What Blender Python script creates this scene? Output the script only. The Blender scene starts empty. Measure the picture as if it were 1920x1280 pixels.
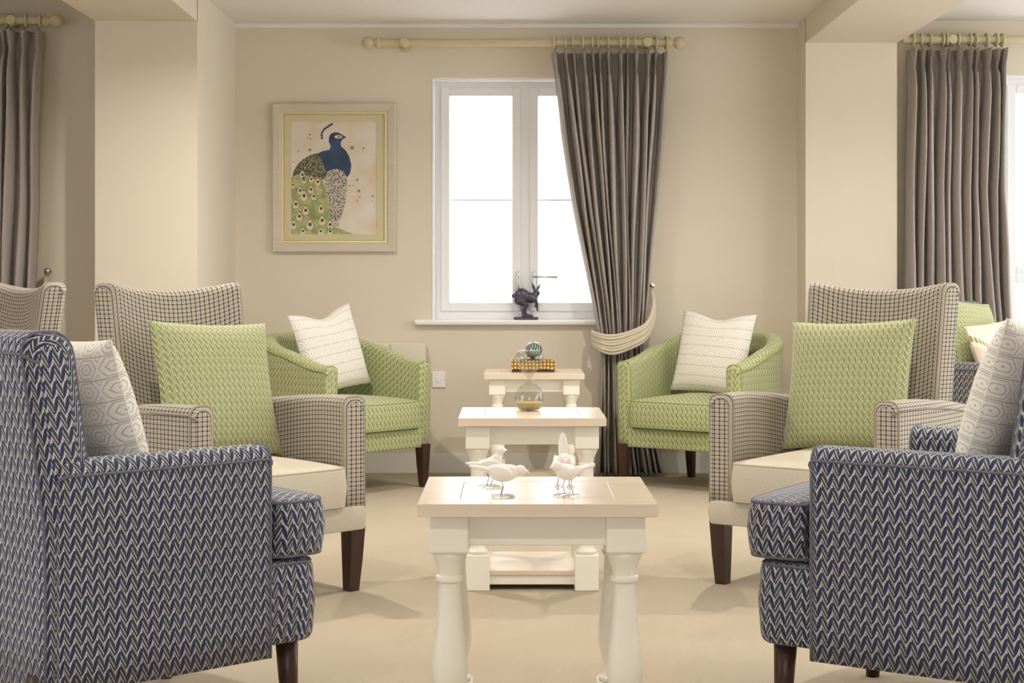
import bpy, bmesh, math, random
from mathutils import Vector, Matrix, Euler
random.seed(7)
PI = math.pi
SC = bpy.context.scene
COL = SC.collection

# ---------------------------------------------------------------- camera, world, exposure
F = 3100.0                      # focal length in pixels of the 1920 px frame
EYE = 1.03
cd = bpy.data.cameras.new('camera'); cam = bpy.data.objects.new('camera', cd); COL.objects.link(cam)
cam.location = (0, 0, EYE); cam.rotation_euler = (PI/2, 0, 0)
cd.sensor_width = 36; cd.lens = 36*F/1920; cd.shift_y = -115/1920; cd.clip_end = 200
SC.camera = cam
w = bpy.data.worlds.new('world'); SC.world = w; w.use_nodes = True
bgn = w.node_tree.nodes['Background']; bgn.inputs[0].default_value = (0.93, 0.97, 1.0, 1); bgn.inputs[1].default_value = 3.7
SC.view_settings.view_transform = 'Standard'; SC.view_settings.look = 'None'
SC.view_settings.gamma = 1; SC.view_settings.use_curve_mapping = False
SC.view_settings.exposure = 0.24
DOWNLIGHT_W = 24.0
WARM = (1.0, 0.95, 0.87)

# ---------------------------------------------------------------- materials
def srgb(r, g, b):
    f = lambda c: (c/255/12.92) if c/255 <= 0.04045 else ((c/255+0.055)/1.055)**2.4
    return (f(r), f(g), f(b), 1)
class NT:
    def __init__(s, name):
        s.m = bpy.data.materials.new(name); s.m.use_nodes = True
        s.t = s.m.node_tree; s.n = s.t.nodes; s.b = s.n['Principled BSDF']
    def L(s, a, b): s.t.links.new(a, b)
    def put(s, sock, v):
        if hasattr(v, 'is_output'): s.L(v, sock)
        else: sock.default_value = v
    def math(s, op, a, b=0.0, c=0.0):
        n = s.n.new('ShaderNodeMath'); n.operation = op
        s.put(n.inputs[0], a); s.put(n.inputs[1], b)
        if op in ('MULTIPLY_ADD', 'PINGPONG', 'COMPARE'): s.put(n.inputs[2], c)
        return n.outputs[0]
    def mix(s, f, a, b):
        n = s.n.new('ShaderNodeMix'); n.data_type = 'RGBA'
        s.put(n.inputs[0], f); s.put(n.inputs[6], a); s.put(n.inputs[7], b); return n.outputs[2]
    def uv(s):
        n = s.n.new('ShaderNodeUVMap'); x = s.n.new('ShaderNodeSeparateXYZ'); s.L(n.outputs[0], x.inputs[0])
        return x.outputs[0], x.outputs[1], n.outputs[0]
    def noise(s, scale, vec=None, detail=3):
        n = s.n.new('ShaderNodeTexNoise'); n.inputs['Scale'].default_value = scale; n.inputs['Detail'].default_value = detail
        if vec is None:
            c = s.n.new('ShaderNodeTexCoord'); vec = c.outputs['Object']
        s.L(vec, n.inputs['Vector']); return n.outputs[0]
    def bump(s, h, strength=0.3, dist=0.002):
        n = s.n.new('ShaderNodeBump'); n.inputs['Strength'].default_value = strength; n.inputs['Distance'].default_value = dist
        s.L(h, n.inputs['Height']); s.L(n.outputs[0], s.b.inputs['Normal'])
    def fin(s, col=None, rough=0.6, **k):
        if col is not None: s.put(s.b.inputs['Base Color'], col)
        s.b.inputs['Roughness'].default_value = rough
        for a, v in k.items(): s.b.inputs[a.replace('_', ' ')].default_value = v
        return s.m
def plain(name, c, rough=0.5, nz=0.0, scale=30, **k):
    t = NT(name)
    if nz:
        f = t.noise(scale); d = tuple(max(0, x*(1-nz)) for x in c[:3])+(1,)
        return t.fin(t.mix(f, d, c), rough, **k)
    return t.fin(c, rough, **k)
def zigzag(name, ground, leaf, line, pu=0.026, pv=0.032):
    t = NT(name); u, v, vec = t.uv()
    un = t.math('DIVIDE', u, pu); vn = t.math('DIVIDE', v, pv)
    tri = t.math('MULTIPLY', t.math('PINGPONG', un, 0.5), 2)
    w_ = t.math('FRACT', t.math('MULTIPLY_ADD', tri, 0.75, vn))
    side = t.math('GREATER_THAN', t.math('FRACT', un), 0.5)
    ends = t.math('POWER', t.math('ABSOLUTE', t.math('MULTIPLY_ADD', tri, 2.0, -1.0)), 2.0)
    na = t.math('SUBTRACT', 1.0, side)
    l1 = t.math('LESS_THAN', w_, t.math('MULTIPLY_ADD', t.math('MULTIPLY', na, ends), 0.16, 0.15))
    l2 = t.math('MULTIPLY', t.math('GREATER_THAN', w_, 0.41), t.math('LESS_THAN', w_, 0.56))
    l2 = t.math('MULTIPLY', l2, side)
    l3 = t.math('MULTIPLY', na, t.math('GREATER_THAN', w_, t.math('MULTIPLY_ADD', ends, -0.22, 0.95)))
    l2 = t.math('MAXIMUM', l2, l3)
    # stitched (dotted) look of the pale yarn
    st = t.math('MULTIPLY_ADD', t.math('SINE', t.math('MULTIPLY', v, 2*PI/0.004)), 0.22, 0.78)
    ln = t.math('MULTIPLY', t.math('MAXIMUM', l1, l2), st)
    lf = t.math('MULTIPLY', t.math('SUBTRACT', 1.0, side), t.math('GREATER_THAN', w_, 0.3))
    col = t.mix(ln, t.mix(lf, ground, leaf), line)
    t.bump(ln, 0.4, 0.0015)
    return t.fin(col, 0.85, Sheen_Weight=0.15)
def checks(name, cream, navy, tan, pu=0.0185, pv=0.0145):
    t = NT(name); u, v, vec = t.uv()
    def stripe(c, p):
        f = t.math('FRACT', t.math('DIVIDE', c, p))
        a = t.math('LESS_THAN', f, 0.40)
        b = t.math('MULTIPLY', t.math('GREATER_THAN', f, 0.55), t.math('LESS_THAN', f, 0.82))
        return t.mix(b, t.mix(a, cream, navy), tan), a
    cu, a1 = stripe(u, pu); cv, a2 = stripe(v, pv)
    col = t.mix(0.47, cu, cv)
    both = t.math('MULTIPLY', a1, a2)
    col = t.mix(t.math('MULTIPLY', both, 0.6), col, navy)
    t.bump(t.noise(900, vec), 0.25, 0.001)
    return t.fin(col, 0.85, Sheen_Weight=0.1)
def geo_fabric(name, ground, line):
    t = NT(name); u, v, vec = t.uv()
    fu = t.math('MULTIPLY', t.math('PINGPONG', t.math('DIVIDE', u, 0.068), 0.5), 2)
    fv = t.math('MULTIPLY', t.math('PINGPONG', t.math('DIVIDE', v, 0.052), 0.5), 2)
    d = t.math('MAXIMUM', t.math('ADD', fu, t.math('MULTIPLY', fv, 0.55)), t.math('MULTIPLY', fv, 1.1))
    rings = t.math('LESS_THAN', t.math('FRACT', t.math('MULTIPLY', d, 2.4)), 0.24)
    rings = t.math('MULTIPLY', rings, t.math('LESS_THAN', d, 1.32))
    hl = t.math('GREATER_THAN', fv, 0.93)
    m = t.math('MULTIPLY', t.math('MAXIMUM', rings, hl), t.math('MULTIPLY_ADD', t.noise(60, vec), 0.6, 0.55))
    t.bump(m, 0.25, 0.001)
    return t.fin(t.mix(m, ground, line), 0.9)
def ikat(name):
    t = NT(name); u, v, vec = t.uv()
    st = t.math('FRACT', t.math('DIVIDE', u, 0.012))
    z = t.math('PINGPONG', t.math('DIVIDE', u, 0.16), 0.5)
    w_ = t.math('FRACT', t.math('ADD', t.math('DIVIDE', v, 0.16), z))
    a = t.math('MULTIPLY', t.math('LESS_THAN', t.math('ABSOLUTE', t.math('SUBTRACT', w_, 0.5)), 0.09), t.math('LESS_THAN', st, 0.6))
    b = t.math('MULTIPLY', t.math('LESS_THAN', t.math('ABSOLUTE', t.math('SUBTRACT', w_, 0.5)), 0.24), t.math('LESS_THAN', st, 0.75))
    col = t.mix(a, t.mix(b, srgb(226, 208, 186), srgb(246, 240, 226)), srgb(158, 150, 78))
    return t.fin(col, 0.9)
def weave(name, a, b, scale=0.004, rough=0.9):
    t = NT(name); u, v, vec = t.uv()
    s1 = t.math('SINE', t.math('MULTIPLY', t.math('ADD', u, v), 2*PI/scale))
    s2 = t.math('SINE', t.math('MULTIPLY', t.math('SUBTRACT', u, v), 2*PI/scale))
    f = t.math('MULTIPLY_ADD', t.math('MULTIPLY', s1, s2), 0.5, 0.5)
    f = t.math('MULTIPLY_ADD', t.noise(120, vec), 0.5, t.math('MULTIPLY', f, 0.6))
    t.bump(f, 0.3, 0.001)
    return t.fin(t.mix(f, a, b), rough)
def wood(name, a, b, rough=0.45, sx=3, sy=60):
    t = NT(name); u, v, vec = t.uv()
    mp = t.n.new('ShaderNodeMapping'); mp.inputs['Scale'].default_value = (sx, sy, 1); t.L(vec, mp.inputs[0])
    f = t.noise(1.0, mp.outputs[0], 5)
    return t.fin(t.mix(f, a, b), rough)
def glassy(name, tint=(1, 1, 1, 1), gloss=0.10, rough=0.02, edge=0.35):
    t = NT(name); o = [n for n in t.n if n.type == 'OUTPUT_MATERIAL'][0]
    tr = t.n.new('ShaderNodeBsdfTransparent'); tr.inputs[0].default_value = tint
    gl = t.n.new('ShaderNodeBsdfGlossy'); gl.inputs['Roughness'].default_value = rough
    lw = t.n.new('ShaderNodeLayerWeight'); lw.inputs[0].default_value = 0.25
    f = t.math('MULTIPLY_ADD', t.math('POWER', lw.outputs['Facing'], 1.5), edge, gloss*0.4)
    mx = t.n.new('ShaderNodeMixShader'); t.L(f, mx.inputs[0]); t.L(tr.outputs[0], mx.inputs[1]); t.L(gl.outputs[0], mx.inputs[2])
    t.L(mx.outputs[0], o.inputs[0]); return t.m

M = {}
M['wall'] = plain('wall_paint', srgb(223, 212, 193), 0.75, 0.03, 6)
M['ceiling'] = plain('ceiling_paint', srgb(236, 231, 225), 0.8)
M['white'] = plain('white_paint', srgb(240, 238, 236), 0.4)
M['skirting'] = plain('skirting_paint', srgb(232, 228, 220), 0.4)
M['upvc'] = plain('window_upvc', srgb(240, 240, 242), 0.3)
M['cream'] = plain('cream_paint', srgb(240, 235, 220), 0.4)
M['pole'] = plain('pole_paint', srgb(200, 188, 150), 0.5)
t = NT('carpet'); f1 = t.noise(2.2, None, 4); f2 = t.noise(350, None, 2)
c = t.mix(f1, srgb(174, 160, 139), srgb(190, 177, 156)); c = t.mix(t.math('MULTIPLY', f2, 0.35), c, srgb(156, 140, 116))
t.bump(f2, 0.5, 0.004); M['carpet'] = t.fin(c, 0.95)
M['navy'] = zigzag('navy_zigzag_fabric', srgb(56, 58, 74), srgb(36, 48, 88), srgb(212, 209, 202))
M['black_zz'] = zigzag('dark_zigzag_fabric', srgb(52, 50, 54), srgb(44, 46, 64), srgb(196, 190, 180))
M['green'] = zigzag('green_zigzag_fabric', srgb(158, 163, 112), srgb(134, 140, 88), srgb(210, 212, 172), 0.026, 0.033)
M['green_cushion'] = zigzag('green_cushion_fabric', srgb(158, 161, 112), srgb(140, 144, 94), srgb(208, 209, 172), 0.021, 0.027)
M['check'] = checks('checked_fabric', srgb(228, 216, 196), srgb(48, 52, 76), srgb(168, 152, 116))
M['linen'] = weave('cream_linen', srgb(184, 173, 152), srgb(216, 208, 191), 0.006)
M['geo'] = geo_fabric('patterned_cushion_fabric', srgb(240, 234, 225), srgb(190, 181, 170))
M['ikat'] = ikat('ikat_fabric')
M['curtain'] = weave('grey_curtain', srgb(126, 119, 115), srgb(202, 192, 183), 0.008)
M['pipe_navy'] = plain('navy_piping', srgb(126, 128, 142), 0.9, 0.7, 260)
M['pipe_green'] = plain('green_piping', srgb(150, 158, 100), 0.9)
M['pipe_check'] = plain('checked_piping', srgb(176, 166, 152), 0.9, 0.6, 250)
M['pipe_linen'] = plain('linen_piping', srgb(196, 184, 160), 0.9)
M['leg'] = wood('dark_walnut', srgb(42, 24, 18), srgb(74, 44, 32), 0.35, 40, 4)
M['oak'] = wood('limed_oak', srgb(212, 193, 168), srgb(232, 217, 196), 0.25, 3, 45)
M['rope'] = plain('cream_rope', srgb(226, 214, 190), 0.85, 0.25, 300)
M['metal'] = plain('brushed_metal', srgb(190, 186, 182), 0.3, Metallic=1.0)
M['bronze'] = plain('dark_bronze', srgb(96, 92, 104), 0.35, 0.4, 60, Metallic=0.6)
M['glass'] = glassy('clear_glass', (0.88, 0.88, 0.87, 1), 0.2, 0.02, 0.9)
M['pane'] = glassy('window_glass', gloss=0.02)
M['pictureglass'] = glassy('picture_glass', gloss=0.06)
M['sand'] = plain('sand', srgb(206, 182, 112), 0.9, 0.2, 500)
M['ceramic'] = plain('white_ceramic', srgb(244, 240, 234), 0.45)
M['wire'] = plain('white_wire', srgb(206, 204, 206), 0.35)
M['frame'] = wood('washed_frame', srgb(196, 184, 164), srgb(214, 203, 184), 0.6, 8, 60)
M['gilt'] = plain('gilt_slip', srgb(226, 208, 160), 0.3, Metallic=0.5)
M['mat'] = plain('picture_mat', srgb(216, 207, 168), 0.8)
M['heater'] = plain('heater_enamel', srgb(226, 218, 198), 0.4)
M['black'] = plain('dark_gap', srgb(30, 28, 28), 0.6)

# ---------------------------------------------------------------- helpers
def finish(name, verts, faces, mat, parent=None, uvs=None, smooth=True, mats=None, fm=None):
    me = bpy.data.meshes.new(name); me.from_pydata([tuple(v) for v in verts], [], faces); me.update()
    for m_ in (mats or [mat]): me.materials.append(m_)
    uvl = me.uv_layers.new(name='UVMap')
    for p in me.polygons:
        p.use_smooth = smooth
        if fm: p.material_index = fm[p.index]
        n = p.normal; ax = max(range(3), key=lambda i: abs(n[i]))
        for li in p.loop_indices:
            if uvs: uvl.data[li].uv = uvs[p.index][li-p.loop_start]
            else:
                co = me.vertices[me.loops[li].vertex_index].co
                uvl.data[li].uv = (co.y, co.z) if ax == 0 else (co.x, co.z) if ax == 1 else (co.x, co.y)
    o = bpy.data.objects.new(name, me); COL.objects.link(o)
    if parent: o.parent = parent
    return o
def from_bm(name, bm, mat, parent=None, smooth=False):
    bmesh.ops.recalc_face_normals(bm, faces=bm.faces[:])
    vs = [v.co.copy() for v in bm.verts]; bm.verts.index_update()
    fs = [[v.index for v in f.verts] for f in bm.faces]; bm.free()
    o = finish(name, vs, fs, mat, parent, smooth=smooth)
    if smooth: sharp(o, 0.3)
    return o
def sharp(o, a=0.7):
    me = o.data
    bm = bmesh.new(); bm.from_mesh(me)
    for e in bm.edges:
        if len(e.link_faces) == 2 and e.calc_face_angle(0) > a: e.smooth = False
    bm.to_mesh(me); bm.free()
def bx(bm, x0, x1, y0, y1, z0, z1, bevel=0.0, seg=2):
    r = bmesh.ops.create_cube(bm, size=1); vs = r['verts']
    for v in vs: v.co = Vector(((x0+x1)/2+v.co.x*(x1-x0), (y0+y1)/2+v.co.y*(y1-y0), (z0+z1)/2+v.co.z*(z1-z0)))
    if bevel:
        es = list({e for v in vs for e in v.link_edges})
        bmesh.ops.bevel(bm, geom=es, offset=bevel, segments=seg, profile=0.5, affect='EDGES')
def box(name, x0, x1, y0, y1, z0, z1, mat, parent=None, bevel=0.0):
    bm = bmesh.new(); bx(bm, x0, x1, y0, y1, z0, z1, bevel); return from_bm(name, bm, mat, parent, smooth=bevel > 0)
def tube_geo(path, r, n=8, closed=False, vs=None, fs=None, rad=None):
    vs = [] if vs is None else vs; fs = [] if fs is None else fs
    P = [Vector(p) for p in path]; b0 = len(vs); m = len(P); up = None
    for i, p in enumerate(P):
        a = P[(i-1) % m] if closed or i > 0 else p; b = P[(i+1) % m] if closed or i < m-1 else p
        tn = (b-a).normalized() if (b-a).length > 1e-9 else Vector((0, 0, 1))
        if up is None:
            up = tn.orthogonal().normalized()
        up = (up - tn*up.dot(tn)); up = up.normalized() if up.length > 1e-6 else tn.orthogonal().normalized()
        s = tn.cross(up); rr = rad[i] if rad else r
        for k in range(n): vs.append(p+up*math.cos(2*PI*k/n)*rr+s*math.sin(2*PI*k/n)*rr)
    for i in range(m if closed else m-1):
        for k in range(n):
            a = b0+i*n; b = b0+((i+1) % m)*n
            fs.append((a+k, a+(k+1) % n, b+(k+1) % n, b+k))
    if not closed:
        fs.append(tuple(b0+k for k in reversed(range(n)))); fs.append(tuple(b0+(m-1)*n+k for k in range(n)))
    return vs, fs
def tube(name, path, r, mat, parent=None, n=8, closed=False, rad=None):
    vs, fs = tube_geo(path, r, n, closed, rad=rad); return finish(name, vs, fs, mat, parent)
def lathe(name, prof, mat, parent=None, n=28, loc=(0, 0, 0), axis='z'):
    vs = []; fs = []
    for r, z in prof:
        for k in range(n):
            a = 2*PI*k/n; p = (r*math.cos(a), r*math.sin(a), z)
            if axis == 'x': p = (z, r*math.cos(a), r*math.sin(a))
            if axis == 'y': p = (r*math.sin(a), z, r*math.cos(a))
            vs.append(Vector(p)+Vector(loc))
    for i in range(len(prof)-1):
        for k in range(n): fs.append((i*n+k, i*n+(k+1) % n, (i+1)*n+(k+1) % n, (i+1)*n+k))
    if prof[0][0] > 1e-5: fs.append(tuple(reversed(range(n))))
    if prof[-1][0] > 1e-5: fs.append(tuple((len(prof)-1)*n+k for k in range(n)))
    o = finish(name, vs, fs, mat, parent); sharp(o, 0.8); return o
def empty(name, loc, rz=0.0):
    o = bpy.data.objects.new(name, None); COL.objects.link(o); o.location = loc; o.rotation_euler = (0, 0, rz)
    o.empty_display_size = 0.1; return o
def tag(o, label, cat, group=None):
    o['label'] = label; o['category'] = cat
    if group: o['group'] = group
    return o
def struct(o): o['kind'] = 'structure'; return o

def sweep_wall(name, path, T, z0, ztops, mat, parent, r=0.03, endr=0.025, deform=None, pipe=None, pipe_mat=None, pr=0.0036):
    """upholstered slab following a plan path; outer side = left of travel direction"""
    P = [Vector((p[0], p[1], 0)) for p in path]; m = len(P)
    L = [0]
    for i in range(1, m): L.append(L[-1]+(P[i]-P[i-1]).length)
    stations = []                                    # (position, tangent, arc, thickness, top)
    def at(s):
        s = min(max(s, 0), L[-1]); i = 0
        while i < m-2 and L[i+1] < s: i += 1
        f = (s-L[i])/max(1e-9, L[i+1]-L[i]); zt = ztops[i]*(1-f)+ztops[i+1]*f
        return P[i].lerp(P[i+1], f), zt
    def tang(s):
        a, _ = at(s-0.02); b, _ = at(s+0.02); return (b-a).normalized()
    ss = []
    for k in range(5):
        a = PI/2*k/5; ss.append((endr*(1-math.cos(PI/2*k/5)) if k else 0.0, endr*(1-math.sin(a))))
    mid = [(x, 0) for x in [endr+(L[-1]-2*endr)*i/max(10, m) for i in range(max(10, m)+1)]]
    seq = [(s, d) for s, d in [(endr*(1-math.cos(PI/2*k/4)), endr*(1-math.sin(PI/2*k/4))) for k in range(4)]]
    seq = seq + mid + [(L[-1]-s, d) for s, d in reversed(seq)]
    vs = []; rings = []; uvr = []; secs = []
    for s, d in seq:
        p, zt = at(s); tn = tang(s); nrm = Vector((-tn.y, tn.x, 0)); h = T/2-d; zt -= d
        rr = min(r, h*0.98); sec = [(h, z0)]
        nz = 6
        for k in range(1, nz): sec.append((h, z0+(zt-rr-z0)*k/nz))
        for k in range(6): a = PI/2*k/5; sec.append((h-rr+rr*math.cos(a), zt-rr+rr*math.sin(a)))
        for k in range(6): a = PI/2+PI/2*k/5; sec.append((-h+rr+rr*math.cos(a), zt-rr+rr*math.sin(a)))
        for k in range(nz-1, 0, -1): sec.append((-h, z0+(zt-rr-z0)*k/nz))
        sec.append((-h, z0))
        cum = [z0]
        for k in range(1, len(sec)): cum.append(cum[-1]+math.hypot(sec[k][0]-sec[k-1][0], sec[k][1]-sec[k-1][1]))
        ids = []
        for (o_, z) in sec:
            v = p+nrm*o_; v.z = z
            if deform: v = Vector(deform(v.x, v.y, v.z))
            ids.append(len(vs)); vs.append(v)
        rings.append(ids); uvr.append([(s+(d if s > L[-1]/2 else -d), c_) for c_ in cum]); secs.append(sec)
    fs = []; uvs = []; ns = len(rings[0])
    for i in range(len(rings)-1):
        for k in range(ns-1):
            fs.append((rings[i][k], rings[i+1][k], rings[i+1][k+1], rings[i][k+1]))
            uvs.append([uvr[i][k], uvr[i+1][k], uvr[i+1][k+1], uvr[i][k+1]])
        fs.append((rings[i][ns-1], rings[i+1][ns-1], rings[i+1][0], rings[i][0])); uvs.append([(0, 0)]*4)
    def cap(ri, rev):
        ids = rings[ri]; order = list(range(len(ids)))
        if rev: order.reverse()
        fs.append(tuple(ids[k] for k in order)); uvs.append([secs[ri][k] for k in order])
    cap(0, False); cap(len(rings)-1, True)
    o = finish(name, vs, [tuple(reversed(f)) for f in fs], mat, parent, [list(reversed(u)) for u in uvs])
    bm = bmesh.new(); bm.from_mesh(o.data); bmesh.ops.recalc_face_normals(bm, faces=bm.faces[:]); bm.to_mesh(o.data); bm.free()
    if pipe:
        k_out = 6; k_in = ns-7
        for which in pipe:
            if which == 'outer': path_ = [vs[r_[k_out]] for r_ in rings]
            elif which == 'inner': path_ = [vs[r_[k_in]] for r_ in rings]
            elif which == 'end': path_ = [vs[j] for j in rings[-4]]
            elif which == 'start': path_ = [vs[j] for j in rings[3]]
            tube('piping', path_, pr, pipe_mat, o, 6)
    return o

def round_poly(poly, r, seg=5):
    out = []; n = len(poly)
    for i in range(n):
        p = Vector(poly[i]); a = Vector(poly[i-1]); b = Vector(poly[(i+1) % n])
        da = (a-p).normalized(); db = (b-p).normalized(); rr = min(r, (a-p).length*0.45, (b-p).length*0.45)
        s = p+da*rr; e = p+db*rr
        for k in range(seg+1):
            f = k/seg; out.append((s*(1-f)+p*f)*(1-f)+(p*(1-f)+e*f)*f)
    res = []                                       # resample long edges
    for i in range(len(out)):
        a = out[i]; b = out[(i+1) % len(out)]; q = max(1, int((b-a).length/0.04))
        for k in range(q): res.append(a.lerp(b, k/q))
    return res
def pad(name, poly, z0, z1, mat, parent, r=0.05, edge=0.02, crown=0.02, bow=0.0, bow_w=0.3, front=-0.1, pipe_mat=None, both=True):
    o2 = round_poly(poly, r); out = []
    for p in o2:
        q = p.copy()
        if q.y < front: q.y -= bow*max(0, 1-(q.x/bow_w)**2)
        out.append(q)
    n = len(out); cx = sum(p.x for p in out)/n; cy = sum(p.y for p in out)/n; c = Vector((cx, cy))
    per = [0]
    for i in range(n): per.append(per[-1]+(out[(i+1) % n]-out[i]).length)
    rings = []                                     # (points, z function)
    def inset(d, z):
        res = []
        for i in range(n):
            tn = (out[(i+1) % n]-out[i-1]).normalized(); nr = Vector((tn.y, -tn.x))
            if nr.dot(out[i]-c) < 0: nr = -nr
            q = out[i]-nr*d; res.append(Vector((q.x, q.y, z)))
        return res
    for k in range(5): a = PI/2*k/4; rings.append(inset(edge*(1-math.sin(a)), z0+edge*(1-math.cos(a))))
    rings.append(inset(-0.006, (z0+z1)/2))
    for k in range(5): a = PI/2*(4-k)/4; rings.append(inset(edge*(1-math.sin(a)), z1-edge*(1-math.cos(a))))
    last = rings[-1]
    for s in (0.92, 0.8, 0.6, 0.4, 0.2, 0.05):
        rings.append([Vector((c.x+(p.x-c.x)*s, c.y+(p.y-c.y)*s, z1+crown*(1-s*s))) for p in last])
    vs = [v for r_ in rings for v in r_]; fs = []; uvs = []
    for i in range(len(rings)-1):
        for k in range(n):
            a, b, d, e = i*n+k, i*n+(k+1) % n, (i+1)*n+(k+1) % n, (i+1)*n+k
            fs.append((a, b, d, e))
            if i < 9: uvs.append([(per[k], vs[a].z), (per[k+1], vs[b].z), (per[k+1], vs[d].z), (per[k], vs[e].z)])
            else: uvs.append([(vs[j].x, vs[j].y) for j in (a, b, d, e)])
    top = tuple((len(rings)-1)*n+k for k in range(n)); fs.append(top); uvs.append([(vs[j].x, vs[j].y) for j in top])
    bot = tuple(reversed(range(n))); fs.append(bot); uvs.append([(vs[j].x, vs[j].y) for j in bot])
    o = finish(name, vs, fs, mat, parent, uvs)
    bm = bmesh.new(); bm.from_mesh(o.data); bmesh.ops.recalc_face_normals(bm, faces=bm.faces[:]); bm.to_mesh(o.data); bm.free()
    if pipe_mat:
        tube('piping', rings[8], 0.0038, pipe_mat, o, 6, True)
        if both: tube('piping', rings[2], 0.0038, pipe_mat, o, 6, True)
    return o
def leg(x, y, z1, top, bot, mat, parent, rnd=False, dx=0.0, dy=0.0):
    n = 16 if rnd else 4; vs = []; fs = []
    for z, s, f in ((0, bot, 1), (z1*0.5, (top*0.55+bot*0.45), 0.4), (z1+0.01, top, 0)):
        for k in range(n):
            a = 2*PI*k/n+(0 if rnd else PI/4); q = s/2*(1 if rnd else 1.414)
            vs.append(Vector((x+dx*f+q*math.cos(a), y+dy*f+q*math.sin(a), z)))
    for i in range(2):
        for k in range(n): fs.append((i*n+k, i*n+(k+1) % n, (i+1)*n+(k+1) % n, (i+1)*n+k))
    fs.append(tuple(reversed(range(n)))); fs.append(tuple(2*n+k for k in range(n)))
    return finish('leg', vs, fs, mat, parent, smooth=rnd)

# ---------------------------------------------------------------- chairs
def lean_fn(y0, k, flare=0.0):
    return lambda x, y, z: (x*(1+flare*(z-0.5)), y+max(0, z-y0)*k, z)
def high_chair(loc, rz, label, group):
    r = empty('high_back_armchair', loc, rz); tag(r, label, 'armchair', group)
    W = 0.70; pm = M['pipe_check']
    for s in (-1, 1):
        pts = [(s*(W/2-0.055+0.02*math.sin(PI*i/10)), 0.33-0.64*i/10) for i in range(11)]
        zt = [0.60+0.045*math.sin(PI*min(1, i/9.0)*0.5) for i in range(11)]
        if s < 0: sweep_wall('arm', list(reversed(pts)), 0.088, 0.275, list(reversed(zt)), M['check'], r, 0.028, 0.016, pipe=['outer', 'start'], pipe_mat=pm)
        else: sweep_wall('arm', pts, 0.088, 0.275, zt, M['check'], r, 0.028, 0.016, pipe=['outer', 'end'], pipe_mat=pm)
    pad('seat_base', [(-W/2+0.005, -0.315), (W/2-0.005, -0.315), (W/2-0.005, 0.3), (-W/2+0.005, 0.3)], 0.205, 0.285, M['linen'], r, 0.03, 0.006, 0)
    pad('seat_cushion', [(-0.245, -0.335), (0.245, -0.335), (0.245, 0.26), (-0.245, 0.26)], 0.288, 0.42, M['linen'], r, 0.035, 0.014, 0.035, 0.015, pipe_mat=M['pipe_linen'])
    pts = [(x, 0.285-0.05*(abs(x)/0.265)**2) for x in [-0.265+0.53*i/14 for i in range(15)]]
    zt = [0.995+0.03*(abs(p[0])/0.265)**2 for p in pts]
    b = sweep_wall('backrest', pts, 0.10, 0.24, zt, M['check'], r, 0.03, 0.02, lean_fn(0.42, 0.15, 0.06), ['outer'], pm)
    for sx in (-1, 1):
        leg(sx*(W/2-0.04), -0.28, 0.205, 0.058, 0.038, M['leg'], r, dx=-sx*0.004, dy=0.006)
        leg(sx*(W/2-0.05), 0.28, 0.205, 0.05, 0.036, M['leg'], r, dy=0.05)
    return r
def club_chair(loc, rz, label, group, fab='navy'):
    r = empty('club_armchair', loc, rz); tag(r, label, 'armchair', group)
    W = 0.72; pm = M['pipe_navy']; fb = M[fab]
    for s in (-1, 1):
        pts = [(s*(W/2-0.05), 0.26-0.53*i/10) for i in range(11)]; zt = [0.655]*11
        if s < 0: sweep_wall('arm', list(reversed(pts)), 0.10, 0.175, zt, fb, r, 0.03, 0.018, pipe=['outer', 'start'], pipe_mat=pm)
        else: sweep_wall('arm', pts, 0.10, 0.175, zt, fb, r, 0.03, 0.018, pipe=['outer', 'end'], pipe_mat=pm)
    e = W/2-0.012
    pad('seat_base', [(-e, -0.40), (e, -0.40), (e, -0.2), (0.27, -0.2), (0.27, 0.27), (-0.27, 0.27), (-0.27, -0.2), (-e, -0.2)], 0.195, 0.385, fb, r, 0.05, 0.022, 0, 0.03, 0.36, -0.3, pm, False)
    pad('seat_cushion', [(-e, -0.43), (e, -0.43), (e, -0.285), (0.258, -0.285), (0.258, 0.24), (-0.258, 0.24), (-0.258, -0.285), (-e, -0.285)], 0.39, 0.525, fb, r, 0.055, 0.02, 0.02, 0.03, 0.36, -0.3, pm)
    pts = [(-0.345+0.69*i/12, 0.215+0.02*math.cos(PI*(i/12-0.5))) for i in range(13)]
    zt = [0.925]*13
    sweep_wall('backrest', pts, 0.125, 0.175, zt, fb, r, 0.045, 0.03, lean_fn(0.5, 0.14), ['outer', 'start', 'end'], pm)
    for sx in (-1, 1):
        leg(sx*(W/2-0.085), -0.36, 0.2, 0.056, 0.034, M['leg'], r, True, sx*0.006, -0.01)
        leg(sx*(W/2-0.07), 0.27, 0.2, 0.05, 0.034, M['leg'], r, True, 0, 0.03)
    return r
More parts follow.
